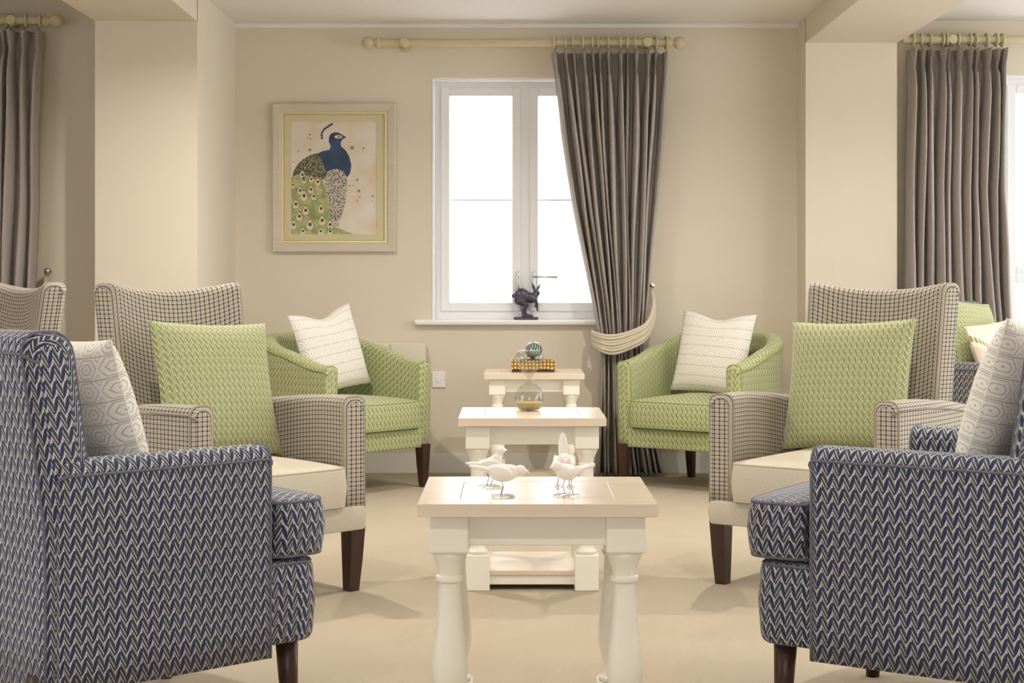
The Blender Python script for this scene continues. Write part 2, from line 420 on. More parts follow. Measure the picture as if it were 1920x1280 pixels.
def tub_chair(loc, rz, label, group):
    r = empty('tub_chair', loc, rz); tag(r, label, 'armchair', group)
    W = 0.70; hw = W/2-0.042; pts = []; zt = []; pm = M['pipe_green']
    N = 36
    for i in range(N+1):
        f = i/N
        if f < 0.2: x, y = hw, -0.30+0.30*f/0.2
        elif f > 0.8: x, y = -hw, -0.30+0.30*(1-f)/0.2
        else:
            a = PI*(f-0.2)/0.6; ca, sa = math.cos(a), math.sin(a)
            x = hw*(abs(ca)**0.75)*(1 if ca > 0 else -1); y = 0.31*(abs(sa)**0.75)
        pts.append((x, y)); q = min(1, min(f, 1-f)/0.42); q = q*q*(3-2*q); zt.append(0.625+0.14*q)
    # travel so that the outer face is on the left: right arm -> back -> left arm needs reversing
    pts = list(reversed(pts)); zt = list(reversed(zt))
    sweep_wall('tub_shell', pts, 0.082, 0.2, zt, M['green'], r, 0.028, 0.02, lambda x, y, z: (x*(1+0.05*(z-0.45)), y*(1+0.08*(z-0.45)), z), ['outer', 'start', 'end'], pm)
    pad('seat_base', [(-0.30, -0.295), (0.30, -0.295), (0.30, 0.2), (-0.30, 0.2)], 0.2, 0.295, M['green'], r, 0.03, 0.012, 0)
    pad('seat_cushion', [(-0.268, -0.32), (0.268, -0.32), (0.268, 0.05), (0.18, 0.24), (-0.18, 0.24), (-0.268, 0.05)], 0.30, 0.435, M['green'], r, 0.04, 0.016, 0.03, 0.015, 0.27, -0.2, pm)
    for sx in (-1, 1):
        leg(sx*(W/2-0.035), -0.275, 0.205, 0.055, 0.03, M['leg'], r, dx=sx*0.004)
        leg(sx*(W/2-0.12), 0.23, 0.205, 0.045, 0.03, M['leg'], r, dx=sx*0.01, dy=0.03)
    return r
def pillow(chair, lx, ly, lz, w_, h_, th, mat, label, tilt=0.3, roll=0.0, yaw=0.0, group=None, dimple=0.0, name='scatter_cushion'):
    N = 18; vs = []; fs = []; uvs = []
    def pt(i, j, s):
        u = 2*i/N-1; v = 2*j/N-1
        e = max(0.0, (1-abs(u)**2.6)*(1-abs(v)**2.6))**0.55
        x = u*w_/2*(1-0.055*(1-v*v)*abs(u)**2); z = v*h_/2*(1-0.055*(1-u*u)*abs(v)**2)
        z -= dimple*math.exp(-(u*2.2)**2)*max(0, v)**2
        return Vector((x, s*(th/2*e+0.002), z))
    for s in (-1, 1):
        b0 = len(vs)
        for j in range(N+1):
            for i in range(N+1): vs.append(pt(i, j, s))
        for j in range(N):
            for i in range(N):
                q = (b0+j*(N+1)+i, b0+j*(N+1)+i+1, b0+(j+1)*(N+1)+i+1, b0+(j+1)*(N+1)+i)
                if s > 0: q = tuple(reversed(q))
                fs.append(q); uvs.append([((k-b0) % (N+1)*w_/N, (k-b0)//(N+1)*h_/N) for k in q])
    n1 = (N+1)**2
    edge = [(i, 0) for i in range(N)]+[(N, j) for j in range(N)]+[(i, N) for i in range(N, 0, -1)]+[(0, j) for j in range(N, 0, -1)]
    for k in range(len(edge)):
        (i, j), (i2, j2) = edge[k], edge[(k+1) % len(edge)]
        a = j*(N+1)+i; b = j2*(N+1)+i2; fs.append((b, a, a+n1, b+n1)); uvs.append([(0, 0), (0.01, 0), (0.01, 0.01), (0, 0.01)])
    o = finish(name, vs, fs, mat, None, uvs)
    mw = Matrix.Translation(chair.location) @ Matrix.Rotation(chair.rotation_euler.z, 4, 'Z') @ Matrix.Translation((lx, ly, lz)) \
        @ Matrix.Rotation(yaw, 4, 'Z') @ Matrix.Rotation(-tilt, 4, 'X') @ Matrix.Rotation(roll, 4, 'Y')
    o.location = mw.to_translation(); o.rotation_euler = mw.to_euler()
    tag(o, label, 'cushion', group); return o

# ---------------------------------------------------------------- room
YB = 8.857; YL = 8.10; YR = 8.74; XL = -1.483; XR = 1.529; PLX = -1.965; PRX = 2.005; PLY = 7.79; PRY = 8.61
H = 2.40; X0, X1, Y0 = -4.2, 4.6, -2.6
def boxes(name, lst, mat, parent=None):
    bm = bmesh.new()
    for b in lst: bx(bm, *b)
    return from_bm(name, bm, mat, parent)
struct(box('floor', X0-0.2, X1+0.2, Y0-0.2, 9.3, -0.1, 0, M['carpet']))
struct(box('ceiling', X0-0.2, X1+0.2, Y0-0.2, 9.3, H, H+0.15, M['ceiling']))
WX0, WX1, WZ0, WZ1 = -0.43, 0.572, 0.80, 2.115
struct(boxes('wall_back', [(XL-0.1, WX0, YB, YB+0.3, 0, H), (WX1, XR+0.1, YB, YB+0.3, 0, H), (WX0, WX1, YB, YB+0.3, 0, WZ0), (WX0, WX1, YB, YB+0.3, WZ1, H)], M['wall']))
LWX0, LWX1 = -3.6, -2.62
struct(boxes('wall_left_bay', [(LWX1, PLX+0.05, YL, YL+0.3, 0, H), (X0, LWX0, YL, YL+0.3, 0, H), (LWX0, LWX1, YL, YL+0.3, WZ1, H), (LWX0, LWX1, YL, YL+0.3, 0, WZ0)], M['wall']))
RWX0, RWX1 = 2.585, 3.75
struct(boxes('wall_right_bay', [(PRX-0.05, RWX0, YR, YR+0.3, 0, H), (RWX1, X1, YR, YR+0.3, 0, H), (RWX0, RWX1, YR, YR+0.3, WZ1, H)], M['wall']))
struct(box('wall_left_pier', PLX, XL, PLY, YB+0.3, 0, H, M['wall']))
struct(box('wall_right_pier', XR, PRX, PRY, YB+0.3, 0, H, M['wall']))
struct(box('trim_1', PLX, XL, Y0, PLY+0.01, 2.25, H+0.01, M['wall']))       # ceiling beams
struct(box('trim_2', XR, PRX, Y0, PRY+0.01, 2.265, H+0.01, M['wall']))
# side and rear walls with unseen window openings, added and sized to let daylight in
struct(boxes('wall_left', [(X0-0.2, X0, Y0, 1.2, 0, H), (X0-0.2, X0, 4.2, YL+0.3, 0, H), (X0-0.2, X0, 1.2, 4.2, 0, 0.5), (X0-0.2, X0, 1.2, 4.2, 2.2, H)], M['wall']))
struct(boxes('wall_right', [(X1, X1+0.2, Y0, 2.4, 0, H), (X1, X1+0.2, 8.4, YR+0.3, 0, H), (X1, X1+0.2, 2.4, 8.4, 0, 0.3), (X1, X1+0.2, 2.4, 8.4, 2.2, H)], M['wall']))
struct(boxes('wall_rear', [(X0-0.2, -1.1, Y0-0.2, Y0, 0, H), (1.3, X1+0.2, Y0-0.2, Y0, 0, H), (-1.1, 1.3, Y0-0.2, Y0, 0, 0.2), (-1.1, 1.3, Y0-0.2, Y0, 2.25, H)], M['wall']))
# skirting
def skirt(name, x0, x1, y):
    bm = bmesh.new(); bx(bm, x0, x1, y-0.016, y, 0, 0.095); bx(bm, x0, x1, y-0.011, y, 0.095, 0.106); struct(from_bm(name, bm, M['skirting']))
skirt('baseboard_back', XL, XR, YB); skirt('baseboard_left_bay', X0, PLX, YL); skirt('baseboard_right_bay', PRX, RWX0, YR)
skirt('baseboard_left_pier', PLX, XL, PLY); skirt('baseboard_right_pier', XR, PRX, PRY)
struct(box('trim_3', XL, XR, YB-0.018, YB, H-0.022, H, M['ceiling']))
tag(box('blanking_plate', 1.672, 1.832, PRY-0.0015, PRY, 1.03, 1.13, M['wall']), 'painted-over blank wall plate on the right pier', 'wall plate')

# ---- centre window
def window(name, x0, x1, z0, z1, y, sashes, bars, transom=None):
    root = struct(empty(name, ((x0+x1)/2, y, z0))); mx, mz = (x0+x1)/2, z0
    def P(n, a, b, c_, d, e, f, m_, par=root, bv=0.004):
        ox = 0 if par is root else 0
        return box(n, a-mx, b-mx, c_-y, d-y, e-mz, f-mz, m_, par, bv)
    yf = y+0.06
    fr = 0.042
    P('window_reveal', x0, x0+0.012, y-0.004, yf, z0, z1, M['white']); P('window_reveal', x1-0.012, x1, y-0.004, yf, z0, z1, M['white'])
    P('window_reveal', x0, x1, y-0.004, yf, z1-0.012, z1, M['white'])
    a0, a1, b0, b1 = x0+0.012, x1-0.012, z0+0.002, z1-0.012
    P('window_frame', a0, a0+fr, yf, yf+0.07, b0, b1, M['upvc']); P('window_frame', a1-fr, a1, yf, yf+0.07, b0, b1, M['upvc'])
    P('window_frame', a0, a1, yf+0.001, yf+0.069, b1-fr, b1, M['upvc']); P('window_frame', a0, a1, yf+0.001, yf+0.069, b0, b0+fr+0.012, M['upvc'])
    n = len(sashes)-1
    for i in range(1, n): P('mullion', sashes[i]-0.03, sashes[i]+0.03, yf, yf+0.07, b0, b1, M['upvc'])
    for i in range(n):
        s0 = a0+fr-0.006 if i == 0 else sashes[i]+0.024; s1 = a1-fr+0.006 if i == n-1 else sashes[i+1]-0.024
        zs = [b0+fr+0.004, b1-fr+0.006]
        if transom: zs = [zs[0], transom-0.001, transom+0.001, zs[1]]
        for k in range(0, len(zs), 2):
            c0, c1 = zs[k], zs[k+1]; st = 0.046
            sh = struct(P('sash', s0, s0+st, yf-0.012, yf+0.05, c0, c1, M['upvc'])); del sh['kind']
            for q in ((s1-st, s1, c0, c1), (s0+st, s1-st, c0, c0+st), (s0+st, s1-st, c1-st, c1)):
                P('sash_rail', q[0], q[1], yf-0.012+0.001*(q[2] == c0), yf+0.049, q[2], q[3], M['upvc'])
            P('pane', s0+st-0.005, s1-st+0.005, yf+0.02, yf+0.026, c0+st-0.005, c1-st+0.005, M['pane'], root, 0)
            for zb in bars:
                if c0 < zb < c1: P('glazing_bar', s0+st, s1-st, yf+0.012, yf+0.034, zb-0.005, zb+0.005, M['upvc'])
    return root
win = window('window_1', WX0, WX1, WZ0+0.015, WZ1, YB, [WX0, 0.071, WX1], [1.462])
def handle(x, z, lever):
    h = tag(empty('window_handle', (x, YB+0.045, z)), 'chrome casement handle with lever pointing right' if lever else 'chrome casement handle pointing straight down', 'handle', None)
    box('handle_plate', -0.009, 0.009, -0.012, 0.0, -0.045, 0.045, M['metal'], h, 0.003)
    if lever: tube('lever', [(0, -0.014, 0.018), (0, -0.034, 0.018), (0.02, -0.04, 0.018), (0.125, -0.04, 0.016)], 0.006, M['metal'], h)
    else: tube('lever', [(0, -0.014, 0.018), (0, -0.034, 0.018), (0.0, -0.04, 0.0), (0.004, -0.04, -0.09)], 0.006, M['metal'], h)
handle(0.032, 1.03, False); handle(0.118, 1.03, True)
struct(box('window_sill', -0.522, 0.664, YB-0.045, YB+0.07, 0.79, 0.818, M['white'], None, 0.009)).name = 'trim_4'
window('window_2', RWX0, RWX1, 0.0, WZ1, YR, [RWX0, 3.16, RWX1], [], 1.06)
window('window_3', LWX0, LWX1, WZ0+0.015, WZ1, YL, [LWX0, -3.11, LWX1], [1.462])
# windows added in the side and rear walls to light the room (out of frame)
for nm, rz, loc, ln, z0_, z1_ in (('added_window_4', PI/2, (X0-0.1, 2.7, 0), 3.0, 0.5, 2.2), ('added_window_5', PI/2, (X1+0.1, 5.4, 0), 6.0, 0.3, 2.2), ('added_window_6', 0, (0.1, Y0-0.1, 0), 2.4, 0.2, 2.25)):
    e = struct(empty(nm, loc, rz))
    box('window_frame', -ln/2, ln/2, -0.035, 0.035, z0_, z0_+0.05, M['upvc'], e); box('window_frame', -ln/2, ln/2, -0.035, 0.035, z1_-0.05, z1_, M['upvc'], e)
    k = 5
    for i in range(k+1):
        x = -ln/2+0.025+(ln-0.05)*i/k; box('mullion', x-0.025, x+0.025, -0.03, 0.03, z0_+0.05, z1_-0.05, M['upvc'], e)
        if i < k: box('pane', x+0.025, x+(ln-0.05)/k-0.025, -0.003, 0.003, z0_+0.05, z1_-0.05, M['pane'], e)

# ---- recessed downlights (the room's lamps)
def downlight(x, y, pw, where):
    d = tag(empty('downlight', (x, y, H)), 'small round recessed ceiling downlight '+where, 'downlight', 'recessed downlights in the ceiling')
    lathe('trim_ring', [(0.034, -0.001), (0.036, -0.008), (0.047, -0.006), (0.049, 0.0)], M['white'], d, 20)
    ld = bpy.data.lights.new('downlight_lamp', 'AREA'); ld.shape = 'DISK'; ld.size = 0.066; ld.energy = DOWNLIGHT_W*pw; ld.color = WARM; ld.spread = PI*0.85
    lo = bpy.data.objects.new('lamp', ld); COL.objects.link(lo); lo.parent = d; lo.location = (0, 0, -0.004)
for a in ((-1.1, 6.6, 1.0, 'before the left pier'), (1.0, 6.8, 0.9, 'before the right tub chair'), (-0.95, 4.3, 0.5, 'above the left foreground armchair'), (1.0, 4.3, 0.5, 'above the right foreground armchair'),
          (-0.95, 1.8, 0.4, 'left of the viewpoint'), (1.0, 1.8, 0.4, 'right of the viewpoint'), (3.0, 6.6, 0.6, 'in the right bay near the glazed door'), (3.0, 3.6, 0.5, 'in the middle of the right bay'), (-3.0, 3.0, 0.3, 'in the left bay')): downlight(*a)

# ---------------------------------------------------------------- curtains and poles
def interp(tab, z):
    for i in range(len(tab)-1):
        (z0, a0), (z1, a1) = tab[i], tab[i+1]
        if z0 >= z >= z1: f = (z0-z)/(z0-z1); return a0+(a1-a0)*f
    return tab[-1][1]
def curtain(name, left, right, ztop, zbot, y, pleats, amp, label, ringz, group=None, seed=1, tie=None):
    rnd = random.Random(seed); root = empty(name, (interp(left, ztop), y, 0)); tag(root, label, 'curtain', group)
    pos = sorted([(i+0.5+rnd.uniform(-0.28, 0.28))/pleats for i in range(pleats)])
    NU, NV = pleats*24, 60; vs = []; fs = []; uvs = []; ox = root.location.x
    bounds = [0]+[(pos[i]+pos[i+1])/2 for i in range(pleats-1)]+[1]
    wamp = [rnd.uniform(0.75, 1.15) for _ in range(pleats)]
    for j in range(NV+1):
        f = j/NV; z = ztop+(zbot-ztop)*(f**1.5); L_, R_ = interp(left, z), interp(right, z); drop = ztop-z
        for i in range(NU+1):
            u = i/NU; k = 0
            while k < pleats-1 and u > bounds[k+1]: k += 1
            lo, hi = bounds[k], bounds[k+1]; c_ = pos[k]
            q = (u-lo)/(c_-lo)*0.5 if u < c_ else 0.5+(u-c_)/(hi-c_)*0.5      # 0..1 in a pleat, 0.5 at the fold
            if drop < 0.10: wf = 0.56-0.40*(drop/0.10)
            elif drop < 0.42: wf = 0.16+0.84*((drop-0.10)/0.32)**0.6
            else: wf = 1.0
            tt = min(1.0, abs(q-0.5)*2/wf); fold = math.cos(PI/2*tt)**(1.3 if drop > 0.3 else 1.0)
            if drop < 0.12: fold *= 0.82+0.18*math.cos(6*PI*min(tt, 1)*0.5)      # fingers of the pinch pleat
            a = amp*wamp[k]*(min(1.0, (R_-L_)/0.33+0.25))
            dep = 1.1-0.3*min(1, drop/0.1) if drop < 0.12 else min(1.0, 0.8+(drop-0.12)*2)
            if tie: a *= 1-0.5*math.exp(-((z-tie)/0.2)**2)
            hd = max(0.0, 1-drop/0.25)
            yy = -a*fold*dep + 0.05*hd*(1-fold) + 0.012*math.sin(5*z+k*1.7)*min(1, drop)
            x = L_+(R_-L_)*u+0.006*math.sin(3.1*z+k*2.3)*min(1, drop*2)
            vs.append(Vector((x-ox, yy, z)))
    W0 = 1.7
    for j in range(NV):
        for i in range(NU):
            q = (j*(NU+1)+i, (j+1)*(NU+1)+i, (j+1)*(NU+1)+i+1, j*(NU+1)+i+1); fs.append(q)
            uvs.append([((k % (NU+1))/NU*W0, vs[k].z) for k in q])
    cl = finish('curtain_cloth', vs, fs, M['curtain'], root, uvs)
    so = cl.modifiers.new('thick', 'SOLIDIFY'); so.thickness = 0.004; so.offset = 0
    L_, R_ = interp(left, ztop), interp(right, ztop)
    for k, p in enumerate(pos):
        x = L_+(R_-L_)*p-ox; tilt = rnd.uniform(-0.25, 0.25)
        path = [(x+0.031*math.cos(a)*math.sin(tilt), -0.0+0.031*math.cos(a)*math.cos(tilt), ringz+0.031*math.sin(a)) for a in [2*PI*i/20 for i in range(20)]]
        tube('curtain_ring', path, 0.006, M['pole'], root, 8, True)
        tube('ring_hook', [(x, -0.012, ringz-0.03), (x, -0.02, ringz-0.05), (x, -0.02, ztop-0.03)], 0.0025, M['metal'], root, 5)
    return root
def pole(x0, x1, y, z, brackets, label, wally, fin=(True, True)):
    r = empty('curtain_pole', ((x0+x1)/2, y, z)); tag(r, label, 'curtain pole', 'painted wooden curtain poles'); mx = (x0+x1)/2
    lathe('rod', [(0.0205, x0-mx), (0.0205, x1-mx)], M['pole'], r, 20, axis='x')
    for s, xe, on in ((-1, x0, fin[0]), (1, x1, fin[1])):
        if not on: continue
        prof = [(0.0205, -0.002), (0.031, 0.004), (0.032, 0.012), (0.024, 0.02), (0.018, 0.028), (0.018, 0.034)]
        prof += [(0.034*math.sin(a), 0.064-0.034*math.cos(a)) for a in [0.56+(PI-0.57)*i/9 for i in range(10)]]
        lathe('finial', [(q, s*(zz)+xe-mx) for q, zz in prof], M['pole'], r, 20, axis='x')
    for b in brackets:
        lathe('bracket', [(0.024, 0.0), (0.024, wally-y-0.012), (0.038, wally-y-0.01), (0.038, wally-y)], M['pole'], r, 20, (b-mx, 0, 0), 'y')
        lathe('bracket_cup', [(0.0, -0.034), (0.022, -0.033), (0.026, -0.028), (0.026, 0.0)], M['pole'], r, 20, (b-mx, 0, 0), 'y')
    return r
PZ = 2.287
pole(-0.70, 0.82, YB-0.10, PZ, (-0.57, 0.715), 'cream painted curtain pole with ball ends above the centre window', YB)
pole(-3.9, -2.27, YL-0.09, PZ, (-2.42, -3.75), 'cream curtain pole with ball end in the shaded left bay', YL, (False, True))
pole(2.045, 4.2, YR-0.09, PZ, (2.30, 4.1), 'cream curtain pole in the right bay beyond the pier', YR, (False, False))
curtain('curtain', [(2.25, 0.208), (1.8, 0.265), (1.4, 0.33), (0.9, 0.425), (0.66, 0.465), (0.3, 0.455), (0.0, 0.445)],
        [(2.25, 0.832), (1.8, 0.80), (1.2, 0.745), (0.8, 0.715), (0.66, 0.70), (0.3, 0.74), (0.0, 0.80)],
        2.235, 0.012, YB-0.10, 13, 0.095, 'grey woven pleated curtain tied back beside the centre window', PZ, 'grey pleated curtains', 3, 0.70)
curtain('curtain', [(2.25, -2.75), (0.0, -2.72)], [(2.25, -2.275), (1.4, -2.29), (1.0, -2.31), (0.0, -2.30)],
        2.235, 0.012, YL-0.09, 9, 0.095, 'grey pleated curtain at the left edge in the shaded bay', PZ, 'grey pleated curtains', 5)
curtain('curtain', [(2.25, 2.075), (0.0, 2.05)], [(2.25, 2.60), (1.5, 2.575), (1.0, 2.60), (0.5, 2.64), (0.0, 2.66)],
        2.235, 0.012, YR-0.09, 11, 0.095, 'grey pleated curtain hanging straight right of the right pier', PZ, 'grey pleated curtains', 9)
# rope tieback of the centre curtain
tb = tag(empty('curtain_tieback', (0.715, YB-0.02, 1.0)), 'cream rope tieback looped around the tied grey curtain', 'tieback', 'rope tiebacks')
UP = [(1224, 543), (1224, 574), (1208, 606), (1168, 624), (1138, 628), (1117, 624), (1112, 622), (1130, 622)]
LO = [(1227, 548), (1226, 596), (1208, 634), (1172, 654), (1144, 661), (1118, 652), (1112, 644), (1130, 640)]
YO = [-0.03, -0.14, -0.215, -0.22, -0.215, -0.17, -0.06, -0.02]
for k in range(7):
    f = k/6; pts = []
    ctl = [Vector((((a_[0]*(1-f)+b_[0]*f)-960)/355-0.715, yo-0.004*(k % 2), 1.03-((a_[1]*(1-f)+b_[1]*f)-525)/355-1.0)) for a_, b_, yo in zip(UP, LO, YO)]
    for i in range(len(ctl)-1):
        p0, p1, p2, p3 = ctl[max(0, i-1)], ctl[i], ctl[i+1], ctl[min(len(ctl)-1, i+2)]
        for q in range(5):
            h = q/5; pts.append(0.5*((2*p1)+(p2-p0)*h+(2*p0-5*p1+4*p2-p3)*h*h+(3*p1-p0-3*p2+p3)*h**3))
    pts.append(ctl[-1])
    tube('rope_strand', pts, 0.0085, M['rope'], tb, 7)
lathe('hook', [(0.004, 0.0), (0.004, -0.04), (0.014, -0.045), (0.014, -0.055), (0.0, -0.06)], M['metal'], tb, 14, (0.032, 0.02, 0.0), 'y')
# tieback hook with hanging cords in the left bay
hk = tag(empty('curtain_tieback', (-2.258, YL, 1.072)), 'metal knob hook with hanging cream cords in the left bay', 'tieback', 'rope tiebacks')
lathe('hook', [(0.005, 0.0), (0.005, -0.05), (0.016, -0.055), (0.018, -0.066), (0.012, -0.076), (0.0, -0.079)], M['metal'], hk, 16, (0, 0, 0), 'y')
for k in range(3): tube('rope_strand', [(0.0, -0.03-0.01*k, 0.004), (-0.006-0.004*k, -0.035-0.01*k, -0.04), (-0.010-0.007*k, -0.04-0.01*k, -0.14), (-0.008-0.007*k, -0.04-0.01*k, -0.26)], 0.006, M['rope'], hk, 7)

# ---------------------------------------------------------------- picture of a peacock
pic = tag(empty('framed_picture', (-0.952, YB, 1.578)), 'framed watercolour print of a peacock hanging left of window', 'picture')
PW, PH = 0.66, 0.797
def ring(name, w0, h0, w1, h1, yb, yf, mat, bevel=0.0, yin=None):
    yin = yf if yin is None else yin; vs = []; fs = []
    for (w_, h_, y_) in ((w0, h0, yb), (w0, h0, yf+0.004), (w0-0.012, h0-0.012, yf), (w1+0.02, h1+0.02, (yf*0.7+yin*0.3)), (w1, h1, yin), (w1, h1, yb)):
        vs += [(-w_/2, y_, -h_/2), (w_/2, y_, -h_/2), (w_/2, y_, h_/2), (-w_/2, y_, h_/2)]
    for i in range(5):
        for k in range(4): fs.append((i*4+k, i*4+(k+1) % 4, (i+1)*4+(k+1) % 4, (i+1)*4+k))
    return finish(name, vs, fs, mat, pic, smooth=False)
ring('picture_frame', PW, PH, PW-0.10, PH-0.10, 0.0, -0.032, M['frame'], yin=-0.02)
ring('gilt_slip', PW-0.098, PH-0.098, PW-0.118, PH-0.118, -0.006, -0.022, M['gilt'], yin=-0.02)
ring('mat', PW-0.116, PH-0.116, 0.462, 0.605, -0.004, -0.012, M['mat'])
ZS = 685/0.462
def pp(x, y): return ((x-532.5)/ZS, (650-y)/ZS)
def dark(name, a, b, sc): 
    t = NT(name); cdn = t.n.new('ShaderNodeTexCoord'); v = t.n.new('ShaderNodeTexVoronoi'); v.inputs['Scale'].default_value = sc
    mp = t.n.new('ShaderNodeMapping'); mp.inputs['Scale'].default_value = (1, 1, 1.8); t.L(cdn.outputs['Object'], mp.inputs[0]); t.L(mp.outputs[0], v.inputs['Vector'])
    return t.fin(t.mix(t.math('GREATER_THAN', v.outputs['Distance'], 0.42), a, b), 0.8)
def wash(name, a, b, sc):
    t = NT(name); f = t.noise(sc, None, 4); f = t.math('MULTIPLY_ADD', t.math('SUBTRACT', f, 0.5), 2.6, 0.5); return t.fin(t.mix(f, a, b), 0.8)
pm_ = [wash('print_paper', srgb(236, 228, 220), srgb(226, 206, 176), 7), dark('print_scales', srgb(164, 172, 128), srgb(92, 88, 72), 70), wash('print_tail', srgb(142, 156, 98), srgb(206, 206, 150), 22),
       wash('print_blue', srgb(40, 84, 136), srgb(44, 42, 62), 9), dark('print_wing', srgb(84, 76, 70), srgb(206, 198, 186), 80), plain('print_cream', srgb(232, 214, 180), 0.8), plain('print_eye_blue', srgb(40, 76, 116), 0.8),
       plain('print_splatter', srgb(150, 138, 126), 0.8), plain('print_olive', srgb(150, 140, 96), 0.8)]
pv, pf, pmi = [], [], []
def poly(pts, layer, mi):
    b = len(pv)
    for x, y in pts: X, Z = pp(x, y); pv.append((X, -0.0065-0.0003*layer, Z))
    pf.append(tuple(range(b, b+len(pts)))); pmi.append(mi)
def ell(cx, cy, rx, ry, layer, mi, n=14, point=0.0):
    poly([(cx+rx*math.sin(2*PI*k/n)*(1-point*max(0, math.cos(2*PI*k/n))), cy-ry*math.cos(2*PI*k/n)*(1+point*max(0, math.cos(2*PI*k/n)))) for k in range(n)], layer, mi)
poly([(190, 1102), (877, 1102), (877, 198), (190, 198)], 0, 0)
poly([(192, 650), (260, 615), (330, 650), (440, 665), (470, 760), (490, 880), (500, 960), (545, 1040), (640, 1080), (690, 1100), (192, 1100)][::-1], 1, 2)
poly([(200, 645), (215, 590), (245, 540), (290, 500), (345, 470), (400, 455), (470, 480), (480, 600), (470, 668), (400, 660), (330, 645), (262, 615)][::-1], 2, 1)
poly([(480, 615), (510, 590), (550, 578), (600, 598), (632, 650), (636, 740), (622, 860), (590, 960), (558, 1042), (532, 1030), (503, 960), (486, 850), (466, 740), (456, 660)][::-1], 3, 4)
poly([(495, 428), (440, 440), (395, 462), (430, 500), (455, 560), (472, 606), (520, 585), (560, 580), (605, 602), (634, 650), (660, 612), (669, 550), (652, 480), (622, 432), (588, 402), (584, 372), (600, 345), (630, 328), (600, 312), (575, 296), (540, 289), (508, 300), (492, 328), (490, 365), (506, 400)], 4, 3)
ell(566, 326, 32, 14, 5, 5); ell(572, 326, 15, 8, 6, 7)
for cxy in ((436, 335), (434, 315), (436, 296), (444, 278), (456, 264), (470, 254), (484, 244), (498, 234), (514, 226)): ell(cxy[0], cxy[1], 9, 10, 2, 3)
for (x, y, s) in ((280, 632, 1), (293, 672, .9), (352, 665, .85), (403, 688, 1), (205, 712, .8), (262, 757, 1), (348, 748, 1), (293, 800, 1.25), (371, 802, .95), (228, 866, 1.1), (306, 915, 1.15), (428, 900, 1.1), (256, 962, 1.1), (437, 995, 1.2), (340, 1028, 1.3), (210, 1028, 1.1), (500, 1028, 1.1), (285, 1078, .9), (425, 1080, .9), (500, 1080, .9)):
    ell(x, y, 27*s, 33*s, 5, 8, point=0.35); ell(x, y+2, 23*s, 28*s, 6, 5, point=0.35); ell(x+1, y-6*s, 10*s, 11*s, 7, 6)
for (x, y, r_) in ((340, 308, 8), (322, 332, 5), (345, 340, 7), (340, 430, 12), (675, 412, 16), (765, 418, 8), (715, 667, 11), (728, 755, 12), (838, 796, 8), (736, 803, 7), (716, 832, 6), (655, 715, 6), (683, 712, 5), (832, 830, 4), (785, 1058, 4), (250, 440, 6), (212, 525, 5)): ell(x, y, r_, r_, 1, 7)
finish('peacock_print', pv, [tuple(reversed(f)) for f in pf], None, pic, smooth=False, mats=pm_, fm=pmi)
box('picture_glass', -(PW-0.118)/2, (PW-0.118)/2, -0.0165, -0.0150, -(PH-0.118)/2, (PH-0.118)/2, M['pictureglass'], pic)

# ---------------------------------------------------------------- heater and socket
ht = tag(empty('panel_heater', (-0.73, YB, 0)), 'cream wall heater partly hidden behind the left green chair', 'heater')
box('heater_body', -0.30, 0.272, -0.075, -0.012, 0.24, 0.69, M['heater'], ht, 0.008)
for i in range(3): box('front_panel', -0.295+0.19*i, -0.11+0.19*i, -0.084, -0.075, 0.25, 0.695, M['heater'], ht, 0.004)
box('wall_bracket', -0.2, 0.2, -0.012, 0.0, 0.3, 0.6, M['metal'], ht)
sk = tag(empty('switched_socket', (-0.392, YB, 0.498)), 'white switched wall socket beside the left green chair', 'socket')
box('face_plate', -0.036, 0.036, -0.009, 0, -0.043, 0.043, M['white'], sk, 0.003)
box('rocker_switch', -0.012, 0.004, -0.013, -0.009, -0.014, 0.014, M['white'], sk, 0.001)
lathe('screw', [(0.003, -0.0105), (0.003, -0.009)], M['metal'], sk, 10, (0.026, 0, 0), 'y')

